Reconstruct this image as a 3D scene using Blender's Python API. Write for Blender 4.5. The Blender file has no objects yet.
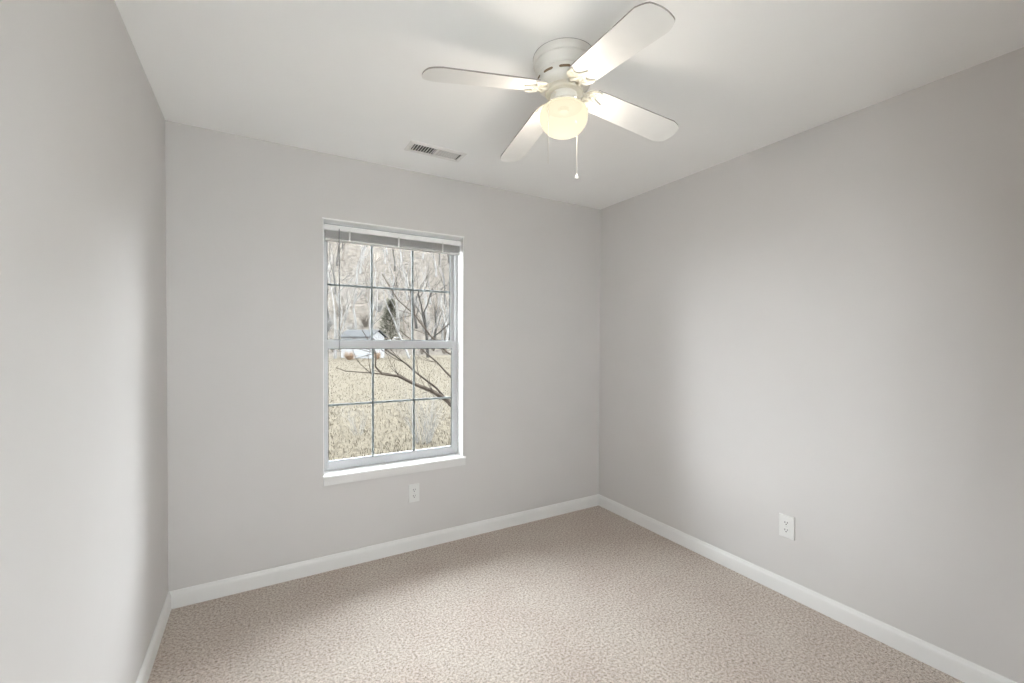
import bpy, bmesh, math, random
from mathutils import Vector, Matrix, noise as mnoise

S = bpy.context.scene
C = S.collection
random.seed(7)

# ------------------------------------------------------------------ camera
cam = bpy.data.cameras.new('camera')
cam_ob = bpy.data.objects.new('camera', cam)
C.objects.link(cam_ob)
F_PX, YAW, PITCH, ROLL = 434.81, 0.5276, -0.0133, 0.0037
cam.sensor_fit = 'HORIZONTAL'
cam.sensor_width = 36.0
cam.lens = F_PX / 1024 * 36.0
cam.shift_y = 6.2 / 1024
cam.clip_start = 0.02
cam.clip_end = 500
fw = Vector((math.sin(YAW) * math.cos(PITCH), math.cos(YAW) * math.cos(PITCH), math.sin(PITCH)))
rt = Vector((math.cos(YAW), -math.sin(YAW), 0))
up = rt.cross(fw)
r2 = rt * math.cos(ROLL) + up * math.sin(ROLL)
u2 = up * math.cos(ROLL) - rt * math.sin(ROLL)
m = Matrix((r2, u2, -fw)).transposed().to_4x4()
m.translation = Vector((0.3962, -2.7404, 1.3485))
cam_ob.matrix_world = m
S.camera = cam_ob

# ------------------------------------------------------------------ world, light, exposure
SKY = 9.0
world = bpy.data.worlds.new('overcast_sky')
S.world = world
world.use_nodes = True
nt = world.node_tree
bg = nt.nodes['Background']
tc = nt.nodes.new('ShaderNodeTexCoord')
sep = nt.nodes.new('ShaderNodeSeparateXYZ')
ramp = nt.nodes.new('ShaderNodeValToRGB')
ramp.color_ramp.elements[0].position = 0.0
ramp.color_ramp.elements[0].color = (0.95, 0.97, 1.0, 1)
ramp.color_ramp.elements[1].position = 0.8
ramp.color_ramp.elements[1].color = (0.88, 0.94, 1.0, 1)
nt.links.new(tc.outputs['Generated'], sep.inputs[0])
nt.links.new(sep.outputs['Z'], ramp.inputs[0])
nt.links.new(ramp.outputs[0], bg.inputs['Color'])
bg.inputs['Strength'].default_value = SKY

portal = bpy.data.lights.new('window_daylight', 'AREA')
portal.shape = 'RECTANGLE'
portal.size = 0.9
portal.size_y = 1.5
portal.cycles.is_portal = True
portal_ob = bpy.data.objects.new('window_daylight', portal)
C.objects.link(portal_ob)
portal_ob.location = (1.164, 0.20, 1.31)
portal_ob.rotation_euler = (math.radians(-90), 0, 0)     # faces into the room (-y)

portal2 = bpy.data.lights.new('fill_door_daylight', 'AREA')  # sampling portal for the added fill door
portal2.shape = 'RECTANGLE'
portal2.size = 1.0
portal2.size_y = 1.2
portal2.cycles.is_portal = True
portal2_ob = bpy.data.objects.new('fill_door_daylight', portal2)
C.objects.link(portal2_ob)
portal2_ob.location = (0.80, -3.24, 1.40)
portal2_ob.rotation_euler = (math.radians(90), 0, 0)     # faces into the room (+y)

S.view_settings.view_transform = 'Standard'
S.view_settings.look = 'None'
S.view_settings.gamma = 1.0
S.view_settings.use_curve_mapping = False
S.view_settings.exposure = 1.38
S.cycles.use_denoising = True
S.cycles.max_bounces = 16
S.cycles.diffuse_bounces = 10
S.cycles.transparent_max_bounces = 16
S.cycles.sample_clamp_indirect = 6.0

# ------------------------------------------------------------------ room dimensions (metres)
W, H, D = 2.831, 2.44, 3.05
WX0, WX1, WZ0, WZ1 = 0.721, 1.607, 0.530, 2.062     # window opening
WALL_T = 0.17
FX, FY = 1.4175, -1.3777                              # fan axis

# ------------------------------------------------------------------ materials
def mat(name, col, rough=0.6, spec=0.3, metal=0.0):
    M = bpy.data.materials.new(name)
    M.use_nodes = True
    b = M.node_tree.nodes['Principled BSDF']
    b.inputs['Base Color'].default_value = (*col, 1)
    b.inputs['Roughness'].default_value = rough
    b.inputs['Specular IOR Level'].default_value = spec
    b.inputs['Metallic'].default_value = metal
    return M

def noisy(name, c1, c2, scale, rough=0.7, spec=0.2, bump=0.0, bscale=None, detail=4.0, lo=0.35, hi=0.65, bdist=0.002):
    M = mat(name, c1, rough, spec)
    n, l = M.node_tree.nodes, M.node_tree.links
    b = n['Principled BSDF']
    t = n.new('ShaderNodeTexCoord')
    x = n.new('ShaderNodeTexNoise')
    x.inputs['Scale'].default_value = scale
    x.inputs['Detail'].default_value = detail
    r = n.new('ShaderNodeValToRGB')
    r.color_ramp.elements[0].position = lo
    r.color_ramp.elements[1].position = hi
    r.color_ramp.elements[0].color = (*c1, 1)
    r.color_ramp.elements[1].color = (*c2, 1)
    l.new(t.outputs['Object'], x.inputs['Vector'])
    l.new(x.outputs['Fac'], r.inputs[0])
    l.new(r.outputs[0], b.inputs['Base Color'])
    if bump:
        y = n.new('ShaderNodeTexNoise')
        y.inputs['Scale'].default_value = bscale or scale
        y.inputs['Detail'].default_value = 3
        bp = n.new('ShaderNodeBump')
        bp.inputs['Strength'].default_value = bump
        bp.inputs['Distance'].default_value = bdist
        l.new(t.outputs['Object'], y.inputs['Vector'])
        l.new(y.outputs['Fac'], bp.inputs['Height'])
        l.new(bp.outputs[0], b.inputs['Normal'])
    return M

M_wall = noisy('wall_paint', (0.590, 0.572, 0.562), (0.600, 0.582, 0.572), 3.0, 0.65, 0.25, 0.05, 140, bdist=0.001)
M_ceil = noisy('ceiling_paint', (0.87, 0.868, 0.86), (0.88, 0.878, 0.87), 3.0, 0.9, 0.1, 0.06, 90, bdist=0.001)
M_trim = noisy('trim_paint', (0.84, 0.838, 0.832), (0.86, 0.858, 0.852), 5.0, 0.35, 0.4)
M_apron = noisy('apron_tone', (0.66, 0.65, 0.64), (0.68, 0.67, 0.66), 5.0, 0.5, 0.3)  # greyer and darker than the trim on the stool
M_base = noisy('baseboard_paint', (0.73, 0.725, 0.715), (0.75, 0.745, 0.735), 5.0, 0.4, 0.4)
M_vinyl = mat('window_vinyl', (0.50, 0.505, 0.515), 0.35, 0.4)
M_grid = mat('window_grid', (0.18, 0.19, 0.195), 0.5, 0.3)
M_gasket = mat('glazing_gasket', (0.03, 0.03, 0.03), 0.6)
M_blind = mat('blind_vinyl', (0.52, 0.515, 0.51), 0.4, 0.4)
M_tape = mat('blind_cord', (0.75, 0.75, 0.74), 0.6)
M_wand = mat('wand_plastic', (0.30, 0.31, 0.31), 0.2, 0.6)
M_fan = noisy('fan_white_enamel', (0.74, 0.72, 0.68), (0.76, 0.74, 0.70), 6.0, 0.4, 0.4)
M_blade = noisy('blade_white_laminate', (0.76, 0.75, 0.73), (0.79, 0.78, 0.76), 9.0, 0.45, 0.35)
M_bladeedge = mat('blade_edge', (0.34, 0.32, 0.30), 0.6)
M_iron = mat('blade_bracket_enamel', (0.74, 0.70, 0.61), 0.35, 0.45)
M_dark = mat('dark_recess', (0.015, 0.014, 0.012), 0.8, 0.1)
M_slot = mat('slot_brown', (0.22, 0.16, 0.10), 0.8, 0.1)
M_baffle = mat('baffle_black', (0.004, 0.004, 0.004), 0.9, 0.0)  # near-black, for the plate added inside the globe
M_chain = mat('chain_metal', (0.72, 0.68, 0.60), 0.35, 0.5, 0.3)
M_reg = mat('register_enamel', (0.75, 0.74, 0.72), 0.4, 0.4)
M_duct = mat('duct_steel', (0.05, 0.05, 0.05), 0.6, 0.3)
M_plate = mat('outlet_plastic', (0.69, 0.69, 0.675), 0.35, 0.4)
M_screw = mat('screw_metal', (0.60, 0.60, 0.58), 0.35, 0.5, 0.6)

def glass_mat():
    M = bpy.data.materials.new('window_glass')
    M.use_nodes = True
    n, l = M.node_tree.nodes, M.node_tree.links
    n.remove(n['Principled BSDF'])
    t = n.new('ShaderNodeBsdfTransparent')
    t.inputs[0].default_value = (0.96, 0.975, 0.97, 1)
    g = n.new('ShaderNodeBsdfGlossy')
    g.inputs['Roughness'].default_value = 0.02
    fr = n.new('ShaderNodeFresnel')
    fr.inputs[0].default_value = 1.12
    mx = n.new('ShaderNodeMixShader')
    l.new(fr.outputs[0], mx.inputs[0])
    l.new(t.outputs[0], mx.inputs[1])
    l.new(g.outputs[0], mx.inputs[2])
    l.new(mx.outputs[0], n['Material Output'].inputs[0])
    return M
M_glass = glass_mat()

def globe_mat():
    # frosted glass shade lit by the bulb inside it: brightest around the bulb
    M = mat('lit_frosted_glass', (0.8, 0.78, 0.7), 0.3, 0.4)
    n, l = M.node_tree.nodes, M.node_tree.links
    b = n['Principled BSDF']
    t = n.new('ShaderNodeTexCoord')
    vm = n.new('ShaderNodeVectorMath')
    vm.operation = 'DISTANCE'
    vm.inputs[1].default_value = (0.0, 0.0, -0.235)
    r = n.new('ShaderNodeValToRGB')
    r.color_ramp.elements[0].position = 0.055
    r.color_ramp.elements[0].color = (1.0, 0.92, 0.72, 1)
    r.color_ramp.elements[1].position = 0.095
    r.color_ramp.elements[1].color = (0.93, 0.84, 0.60, 1)
    l.new(t.outputs['Object'], vm.inputs[0])
    l.new(vm.outputs['Value'], r.inputs[0])
    l.new(r.outputs[0], b.inputs['Emission Color'])
    b.inputs['Base Color'].default_value = (0.006, 0.006, 0.005, 1)
    b.inputs['Specular IOR Level'].default_value = 0.0
    b.inputs['Emission Strength'].default_value = 0.42
    tr = n.new('ShaderNodeBsdfTransparent')
    mx = n.new('ShaderNodeMixShader')
    mx.inputs[0].default_value = 0.05
    l.new(b.outputs[0], mx.inputs[1])
    l.new(tr.outputs[0], mx.inputs[2])
    l.new(mx.outputs[0], n['Material Output'].inputs[0])
    return M
M_globe = globe_mat()

def carpet_mat():
    M = mat('carpet_pile', (0.5, 0.42, 0.36), 0.95, 0.05)
    n, l = M.node_tree.nodes, M.node_tree.links
    b = n['Principled BSDF']
    t = n.new('ShaderNodeTexCoord')
    def nz(scale, detail=3, rough=0.6):
        x = n.new('ShaderNodeTexNoise')
        x.inputs['Scale'].default_value = scale
        x.inputs['Detail'].default_value = detail
        x.inputs['Roughness'].default_value = rough
        l.new(t.outputs['Object'], x.inputs['Vector'])
        return x
    fine, mid, big = nz(260, 2), nz(95, 3), nz(3.0, 3)
    r = n.new('ShaderNodeValToRGB')
    e = r.color_ramp.elements
    e[0].position = 0.34; e[0].color = (0.13, 0.093, 0.068, 1)
    e[1].position = 0.62; e[1].color = (0.70, 0.63, 0.565, 1)
    q = e.new(0.46); q.color = (0.43, 0.372, 0.322, 1)
    mx = n.new('ShaderNodeMath'); mx.operation = 'MULTIPLY_ADD'
    mx.inputs[1].default_value = 0.45
    ad = n.new('ShaderNodeMath'); ad.operation = 'MULTIPLY'
    ad.inputs[1].default_value = 0.55
    l.new(mid.outputs['Fac'], ad.inputs[0])
    l.new(fine.outputs['Fac'], mx.inputs[0])
    l.new(ad.outputs[0], mx.inputs[2])
    l.new(mx.outputs[0], r.inputs[0])
    hs = n.new('ShaderNodeMix'); hs.data_type = 'RGBA'; hs.blend_type = 'MULTIPLY'
    rb = n.new('ShaderNodeValToRGB')
    rb.color_ramp.elements[0].position = 0.35; rb.color_ramp.elements[0].color = (0.93, 0.90, 0.90, 1)
    rb.color_ramp.elements[1].position = 0.65; rb.color_ramp.elements[1].color = (1, 1, 1, 1)
    l.new(big.outputs['Fac'], rb.inputs[0])
    hs.inputs[0].default_value = 1.0
    l.new(r.outputs[0], hs.inputs[6])
    l.new(rb.outputs[0], hs.inputs[7])
    l.new(hs.outputs[2], b.inputs['Base Color'])
    bp = n.new('ShaderNodeBump')
    bp.inputs['Strength'].default_value = 0.45
    bp.inputs['Distance'].default_value = 0.006
    l.new(mx.outputs[0], bp.inputs['Height'])
    l.new(bp.outputs[0], b.inputs['Normal'])
    b.inputs['Sheen Weight'].default_value = 0.15
    return M
M_carpet = carpet_mat()

# outdoors (albedos darkened to offset the far brighter overcast sky)
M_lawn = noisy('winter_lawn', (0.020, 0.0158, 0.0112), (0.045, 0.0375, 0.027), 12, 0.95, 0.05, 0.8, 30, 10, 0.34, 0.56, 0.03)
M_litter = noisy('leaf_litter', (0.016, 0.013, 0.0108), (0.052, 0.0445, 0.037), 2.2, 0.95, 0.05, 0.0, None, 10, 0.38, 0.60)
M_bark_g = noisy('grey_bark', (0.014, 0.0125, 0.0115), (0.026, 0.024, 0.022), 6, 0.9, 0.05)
M_bark_p = noisy('lightened_bark', (0.062, 0.059, 0.056), (0.088, 0.084, 0.080), 6, 0.9, 0.05)  # bright haze over the woods put into the bark colour
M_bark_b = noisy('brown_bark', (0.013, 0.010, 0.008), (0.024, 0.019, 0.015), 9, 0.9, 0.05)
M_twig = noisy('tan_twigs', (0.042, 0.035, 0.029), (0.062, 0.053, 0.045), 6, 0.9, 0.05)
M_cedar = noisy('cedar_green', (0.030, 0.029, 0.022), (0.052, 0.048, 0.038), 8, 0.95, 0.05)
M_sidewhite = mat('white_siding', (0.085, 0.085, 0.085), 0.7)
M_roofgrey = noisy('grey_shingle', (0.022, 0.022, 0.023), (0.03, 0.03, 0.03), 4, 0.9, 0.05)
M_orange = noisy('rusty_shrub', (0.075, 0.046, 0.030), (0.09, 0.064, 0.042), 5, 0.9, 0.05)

# ------------------------------------------------------------------ helpers
def link_bm(name, bm, material, parent=None, smooth=False, loc=None):
    me = bpy.data.meshes.new(name)
    bmesh.ops.recalc_face_normals(bm, faces=bm.faces)
    bm.to_mesh(me)
    bm.free()
    mats = material if isinstance(material, (list, tuple)) else [material]
    for k in mats:
        me.materials.append(k)
    if smooth:
        for pgn in me.polygons:
            pgn.use_smooth = True
        try:
            me.set_sharp_from_angle(angle=math.radians(38))
        except Exception:
            pass
    o = bpy.data.objects.new(name, me)
    C.objects.link(o)
    if parent:
        o.parent = parent
    if loc:
        o.location = loc
    return o

def box(bm, x0, x1, y0, y1, z0, z1, bev=0.0, mi=0):
    r = bmesh.ops.create_cube(bm, size=1.0)
    for v in r['verts']:
        v.co = Vector((x0 + (v.co.x + .5) * (x1 - x0), y0 + (v.co.y + .5) * (y1 - y0), z0 + (v.co.z + .5) * (z1 - z0)))
    fs = {f for v in r['verts'] for f in v.link_faces}
    for f in fs:
        f.material_index = mi
    if bev > 0:
        es = list({e for v in r['verts'] for e in v.link_edges})
        bmesh.ops.bevel(bm, geom=es, offset=bev, segments=2, affect='EDGES', profile=0.5)
    return bm

def boxes(*bs, bev=0.0):
    bm = bmesh.new()
    for b in bs:
        box(bm, *b, bev=bev)
    return bm

def lathe(bm, prof, segs=64, cx=0, cy=0):
    """prof: list of (r, z); r=0 closes with a pole"""
    rings = []
    for r, z in prof:
        if r < 1e-6:
            rings.append([bm.verts.new((cx, cy, z))])
        else:
            rings.append([bm.verts.new((cx + r * math.cos(2 * math.pi * i / segs), cy + r * math.sin(2 * math.pi * i / segs), z)) for i in range(segs)])
    for a, b in zip(rings, rings[1:]):
        for i in range(segs):
            j = (i + 1) % segs
            if len(a) == 1 and len(b) == 1:
                continue
            if len(a) == 1:
                bm.faces.new((a[0], b[i], b[j]))
            elif len(b) == 1:
                bm.faces.new((a[i], a[j], b[0]))
            else:
                bm.faces.new((a[i], a[j], b[j], b[i]))
    return bm

def tube(bm, pts, rads, sides=6, cap=True):
    pts = [Vector(q) for q in pts]
    if not isinstance(rads, (list, tuple)):
        rads = [rads] * len(pts)
    rings = []
    prev = None
    for i, q in enumerate(pts):
        d = (pts[min(i + 1, len(pts) - 1)] - pts[max(i - 1, 0)]).normalized()
        if prev is None:
            a = Vector((0, 0, 1)) if abs(d.z) < 0.9 else Vector((1, 0, 0))
            prev = d.cross(a).normalized()
        prev = (prev - d * prev.dot(d)).normalized()
        b = d.cross(prev)
        rings.append([bm.verts.new(q + (prev * math.cos(2 * math.pi * k / sides) + b * math.sin(2 * math.pi * k / sides)) * rads[i]) for k in range(sides)])
    for a, b in zip(rings, rings[1:]):
        for k in range(sides):
            j = (k + 1) % sides
            bm.faces.new((a[k], a[j], b[j], b[k]))
    if cap and sides > 2:
        bm.faces.new(rings[0])
        bm.faces.new(rings[-1])
    return bm

def slab(bm, outline, z0, z1, mside=0):
    """extrude a 2D outline between z0 and z1"""
    lo = [bm.verts.new((x, y, z0)) for x, y in outline]
    hi = [bm.verts.new((x, y, z1)) for x, y in outline]
    bm.faces.new(lo)
    bm.faces.new(hi)
    n = len(lo)
    for i in range(n):
        f = bm.faces.new((lo[i], lo[(i + 1) % n], hi[(i + 1) % n], hi[i]))
        f.material_index = mside
    return bm

def tag(o, label, cat, group=None, kind=None):
    if label:
        o['label'] = label
    if cat:
        o['category'] = cat
    if group:
        o['group'] = group
    if kind:
        o['kind'] = kind
    return o

def struct(name, bm, material, label=None, cat=None, parent=None, smooth=False):
    o = link_bm(name, bm, material, parent, smooth)
    if not parent:
        o['kind'] = 'structure'
        if label:
            o['label'] = label
        if cat:
            o['category'] = cat
    return o

def empty(name, loc, label, cat, group=None, kind=None, rot=(0, 0, 0)):
    o = bpy.data.objects.new(name, None)
    o.empty_display_size = 0.1
    C.objects.link(o)
    o.location = loc
    o.rotation_euler = rot
    return tag(o, label, cat, group, kind)

# ------------------------------------------------------------------ room shell
struct('floor', boxes((-0.15, W + 0.15, -D - 0.15, WALL_T, -0.12, 0.0)), M_carpet,
       'beige speckled cut pile carpet covering the bedroom floor', 'carpet')

VX0, VX1, VY0, VY1 = 1.132, 1.430, -0.396, -0.300      # duct opening in the ceiling
struct('ceiling', boxes(
    (-0.15, VX0, -D - 0.15, WALL_T, H, H + 0.12), (VX1, W + 0.15, -D - 0.15, WALL_T, H, H + 0.12),
    (VX0, VX1, -D - 0.15, VY0, H, H + 0.12), (VX0, VX1, VY1, WALL_T, H, H + 0.12)), M_ceil,
    'smooth white painted bedroom ceiling above the fan', 'ceiling')

struct('wall_back', boxes(
    (-0.15, WX0, 0, WALL_T, 0, H), (WX1, W + 0.15, 0, WALL_T, 0, H),
    (WX0, WX1, 0, WALL_T, 0, WZ0 - 0.02), (WX0, WX1, 0, WALL_T, WZ1, H)), M_wall,
    'light greige painted wall around the window', 'wall')
struct('wall_left', boxes((-0.15, 0, -D, 0, 0, H)), M_wall, 'plain light greige painted wall left of the window', 'wall')
struct('wall_right', boxes((W, W + 0.15, -D, 0, 0, H)), M_wall, 'long light greige painted wall right of the window, with outlet', 'wall')
DX0, DX1, DZ1 = 0.30, 1.30, 2.05                      # added glazed door, unseen, bringing daylight from behind the camera
struct('wall_near', boxes((-0.15, DX0, -D - 0.15, -D, 0, H), (DX1, W + 0.15, -D - 0.15, -D, 0, H), (DX0, DX1, -D - 0.15, -D, DZ1, H)), M_wall,
       'light greige painted wall facing the window', 'wall')
door = empty('fill_door_1', (DX0, -D, 0), 'unseen white glazed double door added as daylight fill opposite the window', 'door', kind='structure')
def fill_door_piece(name, material, *bs, parent=None):
    bm = bmesh.new()
    for x0, x1, y0, y1, z0, z1 in bs:
        box(bm, x0, x1, y0, y1, z0, z1)
    return link_bm(name, bm, material, parent or door)
dw = DX1 - DX0
fill_door_piece('fill_door_casing', M_trim, (-.06, 0, 0, .015, 0, DZ1 + .06), (dw, dw + .06, 0, .015, 0, DZ1 + .06), (0, dw, 0, .015, DZ1, DZ1 + .06),
           (0, .03, -.15, 0, 0, DZ1), (dw - .03, dw, -.15, 0, 0, DZ1), (.03, dw - .03, -.15, 0, DZ1 - .03, DZ1))
for x0, x1 in ((.032, dw / 2 - .002), (dw / 2 + .002, dw - .032)):
    lf = fill_door_piece('fill_door_leaf', M_trim, (x0, x0 + .07, -.10, -.06, .01, DZ1 - .035), (x1 - .07, x1, -.10, -.06, .01, DZ1 - .035),
                    (x0 + .07, x1 - .07, -.10, -.06, .01, .70), (x0 + .07, x1 - .07, -.10, -.06, DZ1 - .125, DZ1 - .035))
    fill_door_piece('pane', M_glass, (x0 + .07, x1 - .07, -.083, -.077, .70, DZ1 - .125), parent=lf)

def baseboard(name, a, b, label, mitre0=True, mitre1=True):
    # a->b runs along the wall with the room on the left-hand side
    a, b = Vector((*a, 0)), Vector((*b, 0))
    d = (b - a).normalized()
    n = Vector((-d.y, d.x, 0))
    prof = [(0, 0), (0.013, 0), (0.013, 0.062), (0.0115, 0.071), (0.008, 0.078), (0.0065, 0.084), (0.003, 0.088), (0, 0.088)]
    bm = bmesh.new()
    ra = [bm.verts.new(a + n * t + d * (t if mitre0 else 0) + Vector((0, 0, z))) for t, z in prof]
    rb = [bm.verts.new(b + n * t - d * (t if mitre1 else 0) + Vector((0, 0, z))) for t, z in prof]
    k = len(prof)
    for i in range(k):
        bm.faces.new((ra[i], ra[(i + 1) % k], rb[(i + 1) % k], rb[i]))
    bm.faces.new(ra)
    bm.faces.new(rb)
    return struct(name, bm, M_base, label, 'baseboard')
baseboard('baseboard_back', (W, 0), (0, 0), 'white baseboard along the window wall')
baseboard('baseboard_left', (0, 0), (0, -D), 'white baseboard along the left wall')
baseboard('baseboard_right', (W, -D), (W, 0), 'white baseboard along the right wall')
baseboard('baseboard_near', (DX1 + .06, -D), (W, -D), 'white baseboard along the wall facing the window')

# ------------------------------------------------------------------ window
win = empty('window_1', (0, 0, 0), 'white double-hung window with dividing grids and sill on the back wall', 'window', kind='structure')
Y0, Y1 = 0.090, 0.165
# fixed vinyl frame lining the opening
struct('window_frame', boxes(
    (WX0, WX0 + 0.022, Y0 + .002, Y1, WZ0 + 0.03, WZ1), (WX1 - 0.022, WX1, Y0 + .002, Y1, WZ0 + 0.03, WZ1),
    (WX0, WX1, Y0 + .002, Y1, WZ1 - 0.025, WZ1), (WX0, WX1, Y0 + .012, Y1 + .02, WZ0, WZ0 + 0.038), bev=0.002), M_vinyl, parent=win)
# painted jamb liners of the reveal and a fine corner bead round the opening
struct('window_jamb', boxes(
    (WX0 - .001, WX0 + 0.004, 0, Y0 + .004, WZ0, WZ1), (WX1 - 0.004, WX1 + .001, 0, Y0 + .004, WZ0, WZ1),
    (WX0, WX1, 0, Y0 + .004, WZ1 - 0.004, WZ1 + .001),
    (WX0 - 0.004, WX1 + 0.004, -0.003, 0.001, WZ1 - .002, WZ1 + 0.004)), M_trim, parent=win)

def sash(name, y0, y1, z0, z1, bot, top, glass_y, munz):
    x0, x1 = WX0 + 0.012, WX1 - 0.018
    st = 0.026
    s = struct(name, boxes(
        (x0, x0 + st, y0, y1, z0, z1), (x1 - st, x1, y0, y1, z0, z1),
        (x0 + st, x1 - st, y0, y1, z0, z0 + bot), (x0 + st, x1 - st, y0, y1, z1 - top, z1), bev=0.0025), M_vinyl, parent=win)
    gx0, gx1, gz0, gz1 = x0 + st, x1 - st, z0 + bot, z1 - top
    g = 0.003
    struct('glazing_gasket', boxes(
        (gx0 - .001, gx0 + g, y0 + .006, y1 - .004, gz0, gz1), (gx1 - g, gx1 + .001, y0 + .006, y1 - .004, gz0, gz1),
        (gx0, gx1, y0 + .006, y1 - .004, gz1 - g, gz1 + .001)), M_gasket, parent=s)
    struct('rail_cover_strip', boxes((gx0, gx1, y0 + .002, y1 + .004, gz0 - .001, gz0 + .004)), M_grid, parent=s)  # grey strip added to cover the sky-lit top of the bottom rail
    struct('pane', boxes((gx0, gx1, glass_y - .0015, glass_y + .0015, gz0, gz1)), M_glass, parent=s)
    gw = gx1 - gx0
    mw = 0.0066
    bm = bmesh.new()
    for k in (1, 2):
        x = gx0 + gw * k / 3
        box(bm, x - mw, x + mw, glass_y + .003, glass_y + .009, gz0, gz1, bev=.001)
    box(bm, gx0, gx1, glass_y + .0035, glass_y + .0085, munz - mw, munz + mw, bev=.001)
    struct('muntin_grid', bm, M_grid, parent=s)
    return s
low = sash('lower_sash', 0.094, 0.113, 0.567, 1.353, 0.046, 0.050, 0.103, 0.957)
upp = sash('upper_sash', 0.126, 0.145, 1.310, 2.038, 0.045, 0.040, 0.135, 1.697)
for x in (WX0 + 0.045, WX1 - 0.055):
    struct('tilt_latch', boxes((x - .022, x + .022, 0.096, 0.118, 1.353, 1.358), (x - .006, x + .006, 0.098, 0.106, 1.358, 1.362), bev=.001), M_vinyl, parent=low)
bm = boxes((1.135, 1.195, 0.097, 0.121, 1.353, 1.360), bev=.002)
tube(bm, [(1.165, 0.104, 1.360), (1.165, 0.104, 1.370), (1.190, 0.100, 1.372)], [.006, .006, .004], 10)
struct('sash_lock', bm, M_vinyl, parent=low)
# sill: stool with a square front standing proud of the wall
bm = bmesh.new()
box(bm, WX0 - 0.004, WX1 + 0.012, -0.024, 0.001, 0.552, 0.5615)
box(bm, WX0, WX1, 0.0, Y0 + 0.014, 0.512, 0.5610)
o = struct('window_sill', bm, M_trim, parent=win)
md = o.modifiers.new('bevel', 'BEVEL'); md.width = 0.002; md.segments = 2
bm = bmesh.new()
box(bm, WX0 - 0.003, WX1 + 0.009, -0.022, 0.001, 0.506, 0.5522, bev=.0015)
struct('sill_apron', bm, M_apron, parent=win)

# ------------------------------------------------------------------ raised mini blind
bl = empty('mini_blind', (1.164, 0.03, 2.035), 'white mini blind drawn fully up at the window top, with tilt wand', 'blind')
bx0, bx1 = WX0 + 0.010 - 1.164, WX1 - 0.012 - 1.164
bm = bmesh.new()
prof = [(-.013, -.030), (-.013, -.002), (-.0105, 0), (.011, 0), (.013, -.002), (.013, -.030), (.010, -.030), (.010, -.004), (-.010, -.004), (-.010, -.030)]
a = [bm.verts.new((bx0, y, z)) for y, z in prof]
b = [bm.verts.new((bx1, y, z)) for y, z in prof]
for i in range(len(prof)):
    j = (i + 1) % len(prof)
    bm.faces.new((a[i], a[j], b[j], b[i]))
bm.faces.new(a); bm.faces.new(b)
box(bm, bx0 + .002, bx1 - .002, -.010, .010, -.030, -.027)
link_bm('headrail', bm, M_trim, bl)
bm = bmesh.new()
for k in range(24):                      # closed-up slats, each a shallow crowned strip
    z = -0.034 - k * 0.00175
    x0, x1 = bx0 + .006, bx1 - .006
    vs = []
    for y, dz in ((-.0125, -.0012), (-.006, 0.0), (0, .0004), (.006, 0.0), (.0125, -.0012)):
        vs.append((bm.verts.new((x0, y, z + dz)), bm.verts.new((x1, y, z + dz))))
    for p, q in zip(vs, vs[1:]):
        bm.faces.new((p[0], p[1], q[1], q[0]))
o = link_bm('slat_stack', bm, M_blind, bl)
md = o.modifiers.new('thick', 'SOLIDIFY'); md.thickness = 0.0009
bm = bmesh.new()
box(bm, bx0 + .005, bx1 - .005, -.012, .012, -0.093, -0.082, bev=.002)
link_bm('bottom_rail', bm, M_blind, bl)
for x in (0.871, 1.167, 1.463):
    bm = bmesh.new()
    box(bm, x - 1.164 - .005, x - 1.164 + .005, -.0145, -.0135, -0.088, -0.026)
    box(bm, x - 1.164 - .006, x - 1.164 + .006, -.016, -.0125, -0.032, -0.022, bev=.001)
    link_bm('ladder_tape', bm, M_tape, bl)
bm = bmesh.new()
wx = 0.811 - 1.164
tube(bm, [(wx, -.013, -.020), (wx, -.022, -.022), (wx, -.022, -.034)], .0018, 8)
tube(bm, [(wx, -.022, -.030), (wx, -.022, -.736)], [.0035, .0035], 6)
tube(bm, [(wx, -.022, -.736), (wx, -.022, -.746)], [.0045, .003], 6)
tag(link_bm('tilt_wand', bm, M_wand, bl, True), 'slim clear grey tilt wand', None)

# ------------------------------------------------------------------ ceiling register
rg = empty('ceiling_register', (1.281, -0.348, H), 'white two-way metal air register in the ceiling near the window', 'air vent')
hx, hy = 0.149, 0.048
FXO, FYO = 0.168, 0.066
bm = bmesh.new()
def frame_strip(bm, outer, inner):
    # stamped flange: bevelled outer lip, flat face, return into the duct
    (ox, oy), (ix, iy) = outer, inner
    lay = [(ox, oy, 0.0), (ox, oy, -.002), (ox - .006, oy - .006, -.007), (ix + .004, iy + .004, -.007), (ix, iy, -.005), (ix, iy, -.002)]
    rings = []
    for x, y, z in lay:
        rings.append([bm.verts.new(v) for v in ((-x, -y, z), (x, -y, z), (x, y, z), (-x, y, z))])
    for a, b in zip(rings, rings[1:]):
        for i in range(4):
            j = (i + 1) % 4
            bm.faces.new((a[i], a[j], b[j], b[i]))
frame_strip(bm, (FXO, FYO), (0.140, 0.042))
box(bm, -.007, .007, -.043, .043, -.006, .008)
link_bm('register_frame', bm, M_reg, rg)
bm = bmesh.new()
for x0, x1, y0, y1 in ((-hx, hx, -hy, -hy + .001), (-hx, hx, hy - .001, hy), (-hx, -hx + .001, -hy, hy), (hx - .001, hx, -hy, hy)):
    box(bm, x0, x1, y0, y1, 0.002, 0.16)
box(bm, -hx, hx, -hy, hy, 0.159, 0.161)
link_bm('duct_boot', bm, M_duct, rg)
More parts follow.
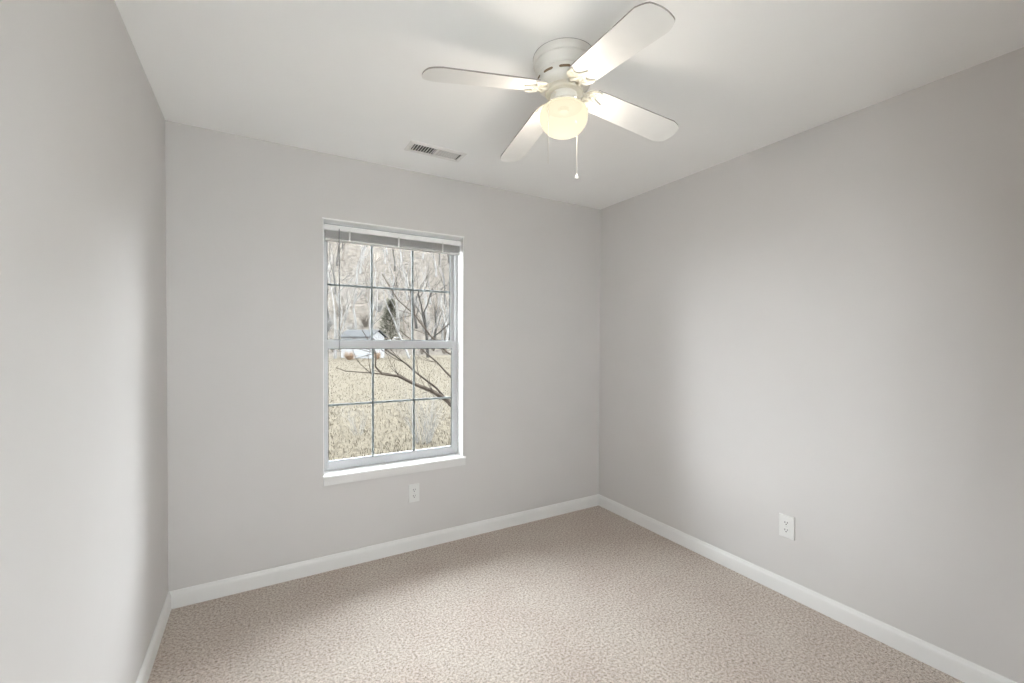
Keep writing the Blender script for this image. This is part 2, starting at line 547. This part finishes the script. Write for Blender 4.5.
for side in (-1, 1):
    for k in range(8):
        x = side * (0.017 + k * 0.0155)
        bm = bmesh.new()
        L, t = 0.0088, 0.0017
        ang = math.radians(40)
        # vanes throw the air outwards: left bank opens to the left, right bank to the right
        dx, dz = math.sin(ang) * side, -math.cos(ang)
        vs = []
        for s, e in ((-1, -1), (1, -1), (1, 1), (-1, 1)):
            px = x + dx * L * s + dz * t * e * -1
            pz = 0.0025 + dz * L * s + dx * t * e
            vs.append((px, pz))
        lo = [bm.verts.new((px, -0.043, pz)) for px, pz in vs]
        hi = [bm.verts.new((px, 0.043, pz)) for px, pz in vs]
        bm.faces.new(lo); bm.faces.new(hi)
        for i in range(4):
            j = (i + 1) % 4
            bm.faces.new((lo[i], lo[j], hi[j], hi[i]))
        link_bm('louver', bm, M_reg, rg)
for s in (-1, 1):
    bm = bmesh.new()
    lathe(bm, [(0, -.0085), (.003, -.008), (.0035, -.0065), (.0035, -.006)], 16, s * 0.153, 0)
    link_bm('screw', bm, M_screw, rg)

# ------------------------------------------------------------------ wall outlets
def outlet(loc, rotz, label, pw=0.035, ph=0.0585, th=0.006):
    # built facing -y at the origin
    r = empty('wall_outlet', loc, label, 'outlet', rot=(0, 0, rotz))
    bm = bmesh.new()
    box(bm, -pw, pw, -th, 0.0, -ph, ph)
    es = [e for e in bm.edges if all(v.co.y < -th + 1e-5 for v in e.verts)]
    bmesh.ops.bevel(bm, geom=es, offset=0.003, segments=3, affect='EDGES', profile=0.5)
    link_bm('cover_plate', bm, M_plate, r)
    for s in (1, -1):
        bm = bmesh.new()
        out = []
        for i in range(32):
            t = 2 * math.pi * i / 32
            out.append((0.0172 * math.cos(t), max(-0.0135, min(0.0135, 0.0172 * math.sin(t))) + s * 0.0195))
        lo = [bm.verts.new((x, -th + .001, z)) for x, z in out]
        hi = [bm.verts.new((x, -th - .0022, z)) for x, z in out]
        bm.faces.new(lo); bm.faces.new(hi)
        for i in range(32):
            bm.faces.new((lo[i], lo[(i + 1) % 32], hi[(i + 1) % 32], hi[i]))
        rec = link_bm('receptacle', bm, M_plate, r)
        bm = bmesh.new()
        z = s * 0.0195
        box(bm, -.0078, -.0050, -th - .0026, -th, z - .001, z + .0085)
        box(bm, .0050, .0074, -th - .0026, -th, z + .000, z + .0080)
        tube(bm, [(0, -th - .0026, z - .0065), (0, -th, z - .0065)], .0030, 10)
        tag(link_bm('slots', bm, M_dark, rec), 'dark plug slots', None)
    bm = bmesh.new()
    tube(bm, [(0, -th + .001, 0), (0, -th - .0014, 0)], .0032, 12)
    link_bm('screw', bm, M_screw, r)
    return r
outlet((1.262, 0.0, 0.369), 0, 'white duplex outlet low on the back wall under the window')
outlet((W, -1.487, 0.369), math.radians(-90), 'white duplex outlet low on the long right wall', 0.0385, 0.060, 0.008)

# ------------------------------------------------------------------ ceiling fan
fan = empty('ceiling_fan', (FX, FY, H), 'white four-blade flush-mount ceiling fan with lit globe and pull chains', 'ceiling fan')
bm = lathe(bmesh.new(), [(0, 0), (.118, 0), (.1185, -.003), (.1180, -.026), (.1165, -.029), (.1120, -.031), (.1110, -.034), (.1085, -.060), (.105, -.067), (.100, -.070), (0, -.070)], 72)
can = link_bm('ceiling_canopy', bm, M_fan, fan, True)
bm = lathe(bmesh.new(), [(0.113, -.0015), (.1192, -.0015), (.1192, 0), (.113, 0)], 72)
tag(link_bm('gap_shade_ring', bm, M_bladeedge, can), 'dark gap line at the ceiling', None)  # dark ring standing in for the shaded gap at the ceiling
bm = lathe(bmesh.new(), [(0, -.068), (.101, -.068), (.1035, -.072), (.1035, -.096), (.101, -.103), (.094, -.110), (.082, -.117), (.060, -.120), (0, -.120)], 72)
mot = link_bm('motor_housing', bm, M_fan, fan, True)
for k in range(10):                                        # cooling slots pressed into the housing
    a0 = 2 * math.pi * k / 10 + 0.13
    bm = bmesh.new()
    prev = None
    n = 8
    for i in range(n + 1):
        t = a0 + (i / n) * 0.40
        zt = -.084 - (0.0025 if i in (0, n) else 0)
        zb = -.0935 + (0.0025 if i in (0, n) else 0)
        col = [bm.verts.new((r * math.cos(t), r * math.sin(t), z)) for r, z in ((.1030, zt), (.1039, zt), (.1039, zb), (.1030, zb))]
        if prev:
            for q in range(4):
                bm.faces.new((prev[q], prev[(q + 1) % 4], col[(q + 1) % 4], col[q]))
        else:
            bm.faces.new(col)
        prev = col
    bm.faces.new(prev)
    tag(link_bm('vent_slot', bm, M_slot, mot), 'dark brown cooling slot', None)
bm = lathe(bmesh.new(), [(0, -.118), (.070, -.118), (.073, -.122), (.073, -.134), (.069, -.138), (0, -.138)], 48)
link_bm('flywheel', bm, M_iron, fan, True)
bm = lathe(bmesh.new(), [(0, -.134), (.046, -.134), (.050, -.138), (.052, -.146), (.052, -.158), (.049, -.163), (0, -.163)], 48)
sw = link_bm('switch_housing', bm, M_fan, fan, True)
bm = lathe(bmesh.new(), [(0, -.160), (.046, -.160), (.050, -.164), (.060, -.172), (.067, -.179), (.067, -.187), (.064, -.189), (0, -.189)], 48)
link_bm('light_fitter', bm, M_fan, fan, True)
bm = lathe(bmesh.new(), [(0, -.186), (.0665, -.186), (.0665, -.1905), (.020, -.1905), (.018, -.204), (0, -.204)], 40)
link_bm('fitter_baffle', bm, M_baffle, fan, True)  # black plate added to hide the bulb-lit underside of the fitter
for k in range(3):
    t = 0.5 + k * 2.094
    bm = bmesh.new()
    tube(bm, [(.062 * math.cos(t), .062 * math.sin(t), -.180), (.075 * math.cos(t), .075 * math.sin(t), -.180)], [.0028, .0028], 8)
    tube(bm, [(.075 * math.cos(t), .075 * math.sin(t), -.180), (.079 * math.cos(t), .079 * math.sin(t), -.180)], [.0045, .0045], 8)
    link_bm('thumb_screw', bm, M_fan, fan)
prof = [(.060, -.182), (.068, -.184), (.078, -.188), (.086, -.195), (.091, -.206), (.0925, -.219), (.091, -.236), (.086, -.252), (.077, -.267), (.063, -.280), (.045, -.288), (.022, -.2925), (0, -.2935)]
bm = lathe(bmesh.new(), prof, 64)
link_bm('glass_globe', bm, M_globe, fan, True)

bulb = bpy.data.lights.new('bulb', 'POINT')
bulb.energy = 44.0
bulb.color = (1.0, 0.92, 0.80)
bulb.shadow_soft_size = 0.045
bulb_ob = bpy.data.objects.new('bulb', bulb)
C.objects.link(bulb_ob)
bulb_ob.parent = fan
bulb_ob.location = (0, 0, -.238)

A0, PITCHB, DROOP = -0.119, -0.193, 0.137
R0, R1, W0, W1 = 0.114, 0.550, 0.055, 0.0655
def blade_outline():
    out = [(R0 + 0.016, -W0)]
    n = 24
    for i in range(n + 1):
        u = -math.cos(math.pi * i / n)                     # -1..1 across the tip
        x = R1 - 0.020 * u * u - 0.034 * max(0.0, (abs(u) - 0.62) / 0.38) ** 2.4
        out.append((x, W1 * u))
    out.append((R0 + 0.016, W0))
    for y in (0.75, 0.4, 0.0, -0.4, -0.75):
        out.append((R0 + 0.010 * y * y, W0 * y))
    return out

def leaf(pts_half):
    """mirror a half outline about the x axis"""
    return pts_half + [(x, -y) for x, y in reversed(pts_half) if abs(y) > 1e-6]

def sweep_scroll(bm, pts, r, z):
    n = len(pts)
    rr = [r * (0.45 + 0.55 * math.sin(math.pi * (i + .5) / n)) for i in range(n)]
    tube(bm, [(x - .020, y, z) for x, y in pts], rr, 8)

blade_root = None
for k in range(4):
    if k == 0:
        bm = slab(bmesh.new(), blade_outline(), -.0025, .0025, 1)
        bl0 = link_bm('blade', bm, [M_blade, M_bladeedge], fan)
        # ornamental blade iron: neck from the flywheel, three-lobed leaf under the blade, scroll ribs
        half = [(.104, .000), (.105, .020), (.110, .036), (.120, .047), (.136, .0525), (.153, .053), (.166, .049), (.158, .043),
                (.151, .035), (.148, .026), (.151, .018), (.160, .011), (.174, .006), (.190, .000)]
        half = [(x - .020, y) for x, y in half]
        bm = slab(bmesh.new(), leaf(half), -.0065, -.0024)
        for s in (1, -1):
            sweep_scroll(bm, [(.110, .010 * s), (.116, .028 * s), (.126, .041 * s), (.141, .048 * s), (.156, .050 * s), (.164, .049 * s)], .0034, -.0070)
            sweep_scroll(bm, [(.160, .046 * s), (.150, .036 * s), (.145, .026 * s), (.148, .017 * s), (.158, .0095 * s), (.172, .005 * s), (.187, .001 * s)], .0036, -.0072)
            sweep_scroll(bm, [(.112, .006 * s), (.122, .018 * s), (.132, .026 * s), (.139, .022 * s), (.136, .013 * s)], .0030, -.0070)
        for px, py in ((.150, .0), (.140, .036), (.140, -.036)):
            lathe(bm, [(0, -.0105), (.003, -.0098), (.0042, -.008), (.0042, -.006)], 12, px - .020, py)
        ir0 = link_bm('blade_bracket', bm, M_iron, bl0, True)
        bm = bmesh.new()
        for s in (1, -1):                                   # the open forked arm back to the flywheel
            pts = [(.062, .010 * s, .004), (.078, .016 * s, -.004), (.090, .018 * s, -.013), (.096, .016 * s, -.012), (.104, .012 * s, -.009), (.112, .008 * s, -.0062), (.124, .005 * s, -.0055)]
            tube(bm, pts, [.0075, .0070, .0060, .0055, .0055, .0055, .004], 10)
        box(bm, .050, .074, -.020, .020, -.002, .008, bev=.002)
        ar0 = link_bm('bracket_arm', bm, M_iron, bl0, True)
        blade, parts = bl0, (ir0, ar0)
    else:
        blade = bl0.copy(); C.objects.link(blade); blade.parent = fan
        for q in (ir0, ar0):
            c = q.copy(); C.objects.link(c); c.parent = blade
    ang = A0 + k * math.pi / 2
    blade.location = (0, 0, 2.3275 - H)
    blade.rotation_euler = (Matrix.Rotation(ang, 3, 'Z') @ Matrix.Rotation(math.atan(DROOP), 3, 'Y') @ Matrix.Rotation(PITCHB, 3, 'X')).to_euler()

def chain(name, ang, zb, pend, rdrop=0.0965):
    c, s = math.cos(ang), math.sin(ang)
    bm = bmesh.new()
    path = [(.050, -.150), (.060, -.152), (.074, -.172), (.088, -.198), (rdrop, -.222), (rdrop + .001, -.25), (rdrop + .001, zb)]
    tube(bm, [(r * c, r * s, z) for r, z in path], .0006, 5)
    z = -.252
    while z > zb:                                           # ball chain
        bmesh.ops.create_icosphere(bm, subdivisions=1, radius=.0013, matrix=Matrix.Translation(((rdrop + .001) * c, (rdrop + .001) * s, z)))
        z -= .0042
    tube(bm, [(.049 * c, .049 * s, -.150), (.058 * c, .058 * s, -.151)], [.0042, .0034], 10)
    o = link_bm(name, bm, M_chain, fan, True)
    if pend:
        bm = lathe(bmesh.new(), [(0, zb + .003), (.0022, zb + .002), (.0030, zb - .003), (.0062, zb - .009), (.0078, zb - .014), (.0072, zb - .0185), (.004, zb - .021), (0, zb - .0215)], 20, (rdrop + .001) * c, (rdrop + .001) * s)
        link_bm('pendant', bm, M_plate, o, True)
    return o
view_ang = math.atan2(FY + 2.7404, FX - 0.3962)             # direction away from the camera
chain('pull_chain', view_ang - 0.58, -.412, True)
chain('pull_chain', view_ang + math.pi - 0.62, -.432, False)

# ------------------------------------------------------------------ outdoors
GZ = -0.35
def ground_z(x, y):
    if y < 40:
        base = GZ + max(0, y - 4) / 36 * 0.28
    else:
        t = y - 40
        base = -0.07 + t * 0.16 + (t * t) * 0.0055
    return base + (mnoise.noise(Vector((x * .15, y * .15, 0))) * 0.05 if y > 3 else 0)

def ground_patch(name, x0, x1, y0, y1, nx, ny, material, label, cat):
    bm = bmesh.new()
    g = [[bm.verts.new((x0 + (x1 - x0) * i / nx, y0 + (y1 - y0) * j / ny, ground_z(x0 + (x1 - x0) * i / nx, y0 + (y1 - y0) * j / ny))) for i in range(nx + 1)] for j in range(ny + 1)]
    for j in range(ny):
        for i in range(nx):
            bm.faces.new((g[j][i], g[j][i + 1], g[j + 1][i + 1], g[j + 1][i]))
    return struct(name, bm, material, label, cat, smooth=True)
ground_patch('lawn', -30, 50, WALL_T + .02, 40, 60, 40, M_lawn, 'dry tan winter lawn outside the window', 'lawn')
M_bounce = noisy('bounce_concrete', (0.66, 0.65, 0.63), (0.74, 0.73, 0.71), 6, 0.9, 0.1)  # pale, to throw daylight up through the added door
struct('bounce_slab', boxes((-6, 10, -14, -D - .17, -0.25, -0.10)), M_bounce, 'unseen pale concrete slab added to bounce daylight in through the added door', 'bounce_slab')  # unseen slab added to bounce daylight onto the ceiling
struct('sky_block_roof', boxes((-6, 10, -D - 3.4, -D - .16, 2.36, 2.50)), M_trim, 'unseen white roof added to block high sky light from the added door', 'porch roof')  # unseen roof added to keep high sky light off the floor
struct('sky_block_wall', boxes((-6, 10, -14.2, -14, -0.25, 2.0)), M_trim, 'unseen white wall added to block low sky light from the added door', 'garden wall')  # unseen wall added to cut off sky light near the horizon
ground_patch('wooded_hillside', -40, 80, 40, 100, 60, 40, M_litter, 'leaf covered hillside rising behind the lawn', 'hillside')

rnd = random.Random(21)
def grow(bm, p, d, length, rad, depth, maxd, spread, sides, droop=0.0, kids=(2, 3)):
    segs = 3
    pts, rads = [p.copy()], [rad]
    q = p.copy()
    for i in range(segs):
        d = (d + Vector((rnd.uniform(-1, 1), rnd.uniform(-1, 1), rnd.uniform(-1, 1))) * 0.16 + Vector((0, 0, 0.05 - droop))).normalized()
        q = q + d * length / segs
        pts.append(q.copy())
        rads.append(rad * (1 - 0.38 * (i + 1) / segs))
    tube(bm, pts, rads, sides if depth < 2 else 3, cap=False)
    if depth >= maxd:
        return
    n = rnd.randint(*kids)
    for j in range(n):
        i = rnd.randint(1, segs) if j else segs
        ax = Vector((rnd.uniform(-1, 1), rnd.uniform(-1, 1), rnd.uniform(-.6, .6))).normalized()
        nd = (d + ax * spread * rnd.uniform(0.6, 1.3)).normalized()
        grow(bm, pts[i], nd, length * rnd.uniform(0.62, 0.86), rads[i] * rnd.uniform(.5, .72), depth + 1, maxd, spread, sides, droop, kids)

def tree(name, x, y, h, rad, material, label, cat, group=None, maxd=5, spread=0.75, lean=(0, 0), kids=(2, 3), droop=0.0, trunk=0.30):
    z = ground_z(x, y)
    bm = bmesh.new()
    grow(bm, Vector((0, 0, -0.05)), Vector((lean[0], lean[1], 1)).normalized(), h * trunk, rad, 0, maxd, spread, 7, droop, kids)
    o = link_bm(name, bm, material, smooth=False, loc=(x, y, z))
    return tag(o, label, cat, group)

def bush(name, x, y, h, material, label, cat, group=None, stems=26, w=0.5, r=0.006):
    bm = bmesh.new()
    for k in range(stems):
        a = rnd.uniform(0, 6.283)
        d = Vector((math.cos(a) * w * rnd.uniform(.1, 1), math.sin(a) * w * rnd.uniform(.1, 1), 1)).normalized()
        grow(bm, Vector((math.cos(a) * .08 * h, math.sin(a) * .08 * h, -.02)), d, h * rnd.uniform(.3, .5), r, 0, 2, 0.6, 4, 0.0, (2, 3))
    return tag(link_bm(name, bm, material, loc=(x, y, ground_z(x, y))), label, cat, group)

# limb reaching across the window from a small tree standing just right of the opening
bm = bmesh.new()
def limb(pts, r0, r1, sides=6):
    n = len(pts)
    tube(bm, pts, [r0 + (r1 - r0) * i / (n - 1) for i in range(n)], sides, cap=False)
limb([(3.30, 2.5, -.40), (3.24, 2.48, 0.0), (3.08, 2.45, .25), (2.95, 2.43, .30)], .060, .045, 8)
limb([(3.24, 2.48, 0.0), (3.30, 2.55, .9), (3.25, 2.6, 1.9), (3.42, 2.7, 3.2)], .055, .020, 8)
limb([(3.08, 2.45, .25), (2.80, 2.42, .33), (2.624, 2.40, .43), (2.446, 2.40, .613), (2.248, 2.40, .737), (2.033, 2.39, .830), (1.826, 2.38, .938), (1.627, 2.35, .972), (1.547, 2.33, 1.062)], .042, .010)
limb([(1.627, 2.35, .972), (1.492, 2.31, .991), (1.214, 2.3, 1.023), (1.122, 2.3, 1.065)], .009, .004, 5)
limb([(1.547, 2.33, 1.062), (1.547, 2.3, 1.217), (1.492, 2.3, 1.319), (1.394, 2.3, 1.475)], .009, .004, 5)
limb([(2.446, 2.40, .613), (2.313, 2.42, .770), (2.095, 2.44, .941), (1.91, 2.46, 1.103), (1.708, 2.48, 1.248), (1.52, 2.5, 1.42)], .016, .005, 5)
limb([(3.28, 2.55, .70), (2.90, 2.58, .62), (2.652, 2.6, .815), (2.511, 2.6, .952), (2.387, 2.6, 1.085), (2.226, 2.6, 1.216), (2.135, 2.6, 1.305), (1.906, 2.62, 1.49)], .018, .006, 5)
limb([(3.27, 2.6, 1.2), (2.85, 2.7, 1.05), (2.604, 2.8, 1.208), (2.363, 2.8, 1.436), (2.159, 2.8, 1.695), (1.937, 2.8, 1.878), (1.75, 2.85, 2.2)], .018, .006, 5)
for p0, n in (((2.033, 2.39, .83), 3), ((1.826, 2.38, .938), 3), ((1.492, 2.31, .991), 2), ((1.547, 2.3, 1.217), 3), ((2.095, 2.44, .941), 3), ((1.91, 2.46, 1.1), 3), ((2.387, 2.6, 1.085), 3), ((2.135, 2.6, 1.305), 3), ((2.363, 2.8, 1.436), 4), ((2.159, 2.8, 1.695), 4), ((2.248, 2.4, .737), 3)):
    for k in range(n):
        d = Vector((rnd.uniform(-1, .3), rnd.uniform(-.4, .4), rnd.uniform(-.2, .9))).normalized()
        grow(bm, Vector(p0), d, rnd.uniform(.18, .35), .0045, 0, 2, .6, 4, 0, (1, 2))
tag(link_bm('ornamental_tree', bm, M_bark_b), 'small bare brown tree whose long limb slants across the lower window panes', 'tree')

bush('twiggy_shrub', 2.75, 4.2, 1.25, M_bark_p, 'pale twiggy bare shrub on the lawn at the lower right window pane', 'shrub', stems=40, w=.5, r=.0035)
bush('twiggy_shrub', 1.95, 5.4, 0.8, M_bark_p, 'low sparse pale shrub on the lawn behind the lower left window pane', 'shrub', stems=12, w=.7, r=.0035)

# dry grass standing on the lawn
bm = bmesh.new()
for k in range(32000):
    y = 2.2 + 33 * (rnd.random() ** 1.7)
    x = .4 + (y + 2.74) * rnd.uniform(-.20, .58)
    z = ground_z(x, y)
    h = rnd.uniform(.02, .055) * (1 + y * .012)
    w = rnd.uniform(.003, .008) * (1 + y * .05)
    a = rnd.uniform(0, 3.14159)
    dx, dy = math.cos(a) * w, math.sin(a) * w
    lx, ly = rnd.uniform(-.6, .6) * h, rnd.uniform(-.6, .6) * h
    v = [bm.verts.new((x - dx, y - dy, z - .01)), bm.verts.new((x + dx, y + dy, z - .01)), bm.verts.new((x + lx + dx * .4, y + ly + dy * .4, z + h)), bm.verts.new((x + lx - dx * .4, y + ly - dy * .4, z + h))]
    f = bm.faces.new(v)
    f.material_index = rnd.choice((0, 0, 0, 1, 1, 2))
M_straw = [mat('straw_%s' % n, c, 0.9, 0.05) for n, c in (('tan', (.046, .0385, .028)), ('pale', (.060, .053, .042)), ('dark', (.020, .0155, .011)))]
tag(link_bm('dry_grass', bm, M_straw), 'dry straw-coloured grass blades scattered over the lawn', 'grass', kind='stuff')

# garden shed beyond the lawn
sx, sy = 8.35, 37.0
sz = ground_z(sx, sy)
sh = empty('shed', (sx, sy, sz), 'low white shed with grey gable roof at the far edge of the lawn', 'shed', rot=(0, 0, math.radians(-48)))
bm = bmesh.new()
box(bm, -1.5, 1.5, -1.0, 1.0, -.05, 1.85)
g0 = [bm.verts.new((x, y, z)) for x, y, z in ((-1.5, -1.0, 1.85), (-1.5, 1.0, 1.85), (-1.5, 0, 2.35))]
g1 = [bm.verts.new((x, y, z)) for x, y, z in ((1.5, -1.0, 1.85), (1.5, 1.0, 1.85), (1.5, 0, 2.35))]
bm.faces.new(g0); bm.faces.new(g1)
bm.faces.new((g0[0], g0[2], g1[2], g1[0])); bm.faces.new((g0[1], g0[2], g1[2], g1[1]))
link_bm('shed_wall', bm, M_sidewhite, sh)
bm = bmesh.new()
for s in (-1, 1):
    q = [(-1.68, s * 1.2, 1.78), (1.68, s * 1.2, 1.78), (1.68, 0, 2.40), (-1.68, 0, 2.40)]
    lo = [bm.verts.new(v) for v in q]
    hi = [bm.verts.new((x, y, z + .07)) for x, y, z in q]
    bm.faces.new(lo); bm.faces.new(hi)
    for i in range(4):
        j = (i + 1) % 4
        bm.faces.new((lo[i], lo[j], hi[j], hi[i]))
link_bm('shed_roof', bm, M_roofgrey, sh)
bush('rusty_shrub', 6.55, 33.0, 0.85, M_orange, 'small orange-brown shrub at the lawn edge left of the first grid bar', 'shrub', stems=60, w=1.0, r=.02)
bush('rusty_shrub', 8.75, 33.5, 0.75, M_orange, 'small orange-brown shrub at the lawn edge behind the first grid bar', 'shrub', stems=50, w=1.0, r=.02)

# cedar mass behind the middle panes
def cedar(x, y, h, w, label):
    bm = bmesh.new()
    tube(bm, [(0, 0, -.1), (0, 0, h * .5), (0, 0, h * .97)], [.16, .10, .02], 6)
    for k in range(900):
        z = h * (rnd.random() ** 0.8)
        rr = w * (1 - z / h) * rnd.uniform(.25, 1.0) + .1
        a = rnd.uniform(0, 6.283)
        c = Vector((rr * math.cos(a), rr * math.sin(a), z * .96 + .15))
        d = Vector((math.cos(a), math.sin(a), rnd.uniform(.1, .8))).normalized()
        s = d.cross(Vector((0, 0, 1))).normalized() * rnd.uniform(.05, .12)
        L = rnd.uniform(.25, .55)
        v = [bm.verts.new(c - s), bm.verts.new(c + d * L), bm.verts.new(c + s), bm.verts.new(c + d * L * .4 + Vector((0, 0, .08)))]
        bm.faces.new((v[0], v[1], v[3])); bm.faces.new((v[3], v[1], v[2])); bm.faces.new((v[0], v[3], v[2]))
    return tag(link_bm('cedar_tree', bm, M_cedar, loc=(x, y, ground_z(x, y))), label, 'tree')
cedar(12.6, 44, 5.2, 1.9, 'dusky green cedar among bare trees behind the middle window panes')

tree('bare_tree', 13.6, 35.0, 14.0, .15, M_bark_g, 'tall bare grey tree at the lawn edge behind the upper right panes', 'tree', maxd=6, lean=(.05, 0), kids=(3, 3), spread=.6)
tree('bare_tree', 5.9, 36.0, 13.0, .14, M_bark_p, 'pale bare tree with upswept limbs behind the upper left panes', 'tree', maxd=6, lean=(.06, 0), kids=(3, 3), spread=.6)
tree('bare_tree', 11.6, 34.0, 12.0, .12, M_bark_p, 'pale bare tree leaning left across the upper middle panes', 'tree', maxd=6, lean=(-.35, .1), kids=(3, 3), spread=.7)
spots = []
tries = 0
while len(spots) < 92 and tries < 4000:
    tries += 1
    y = rnd.uniform(41, 86)
    x = .4 + (y + 2.74) * rnd.uniform(-.10, .52)
    if all((x - a) ** 2 + (y - b) ** 2 > 2.4 ** 2 for a, b in spots) and all((x - a) ** 2 + (y - b) ** 2 > 2.6 ** 2 for a, b in ((12.6, 44), (9.0, 38.5))):
        spots.append((x, y))
for x, y in spots:
    tree('woodland_tree', x, y, rnd.uniform(8, 12), rnd.uniform(.14, .22), rnd.choice([M_bark_g, M_bark_p, M_bark_p, M_twig]),
         'slender bare tree in the hazy woods on the hillside beyond the lawn', 'tree', 'bare trees on the hillside', maxd=5, spread=.5)
for k in range(20):
    y = 46 + 18 * ((k * 0.381) % 1.0)
    x = .4 + (y + 2.74) * (-.04 + .52 * k / 19)
    bush('hillside_brush', x, y, rnd.uniform(2.0, 3.2), rnd.choice([M_bark_p, M_twig]), 'bushy leafless undergrowth between the trunks on the hillside', 'brush', 'undergrowth on the hillside', stems=34, w=.5, r=.03)
for k in (0, 1, 3, 4, 5, 8, 9, 10, 11):
    y = 40.8 + 1.6 * (k % 2)
    x = .4 + (y + 2.74) * (.11 + .31 * k / 11)
    bush('woodland_brush', x, y, rnd.uniform(1.0, 1.6), M_twig, 'tan twiggy brush along the edge of the woods beyond the lawn', 'brush', 'brush along the woods edge', stems=26, w=.5, r=.015)
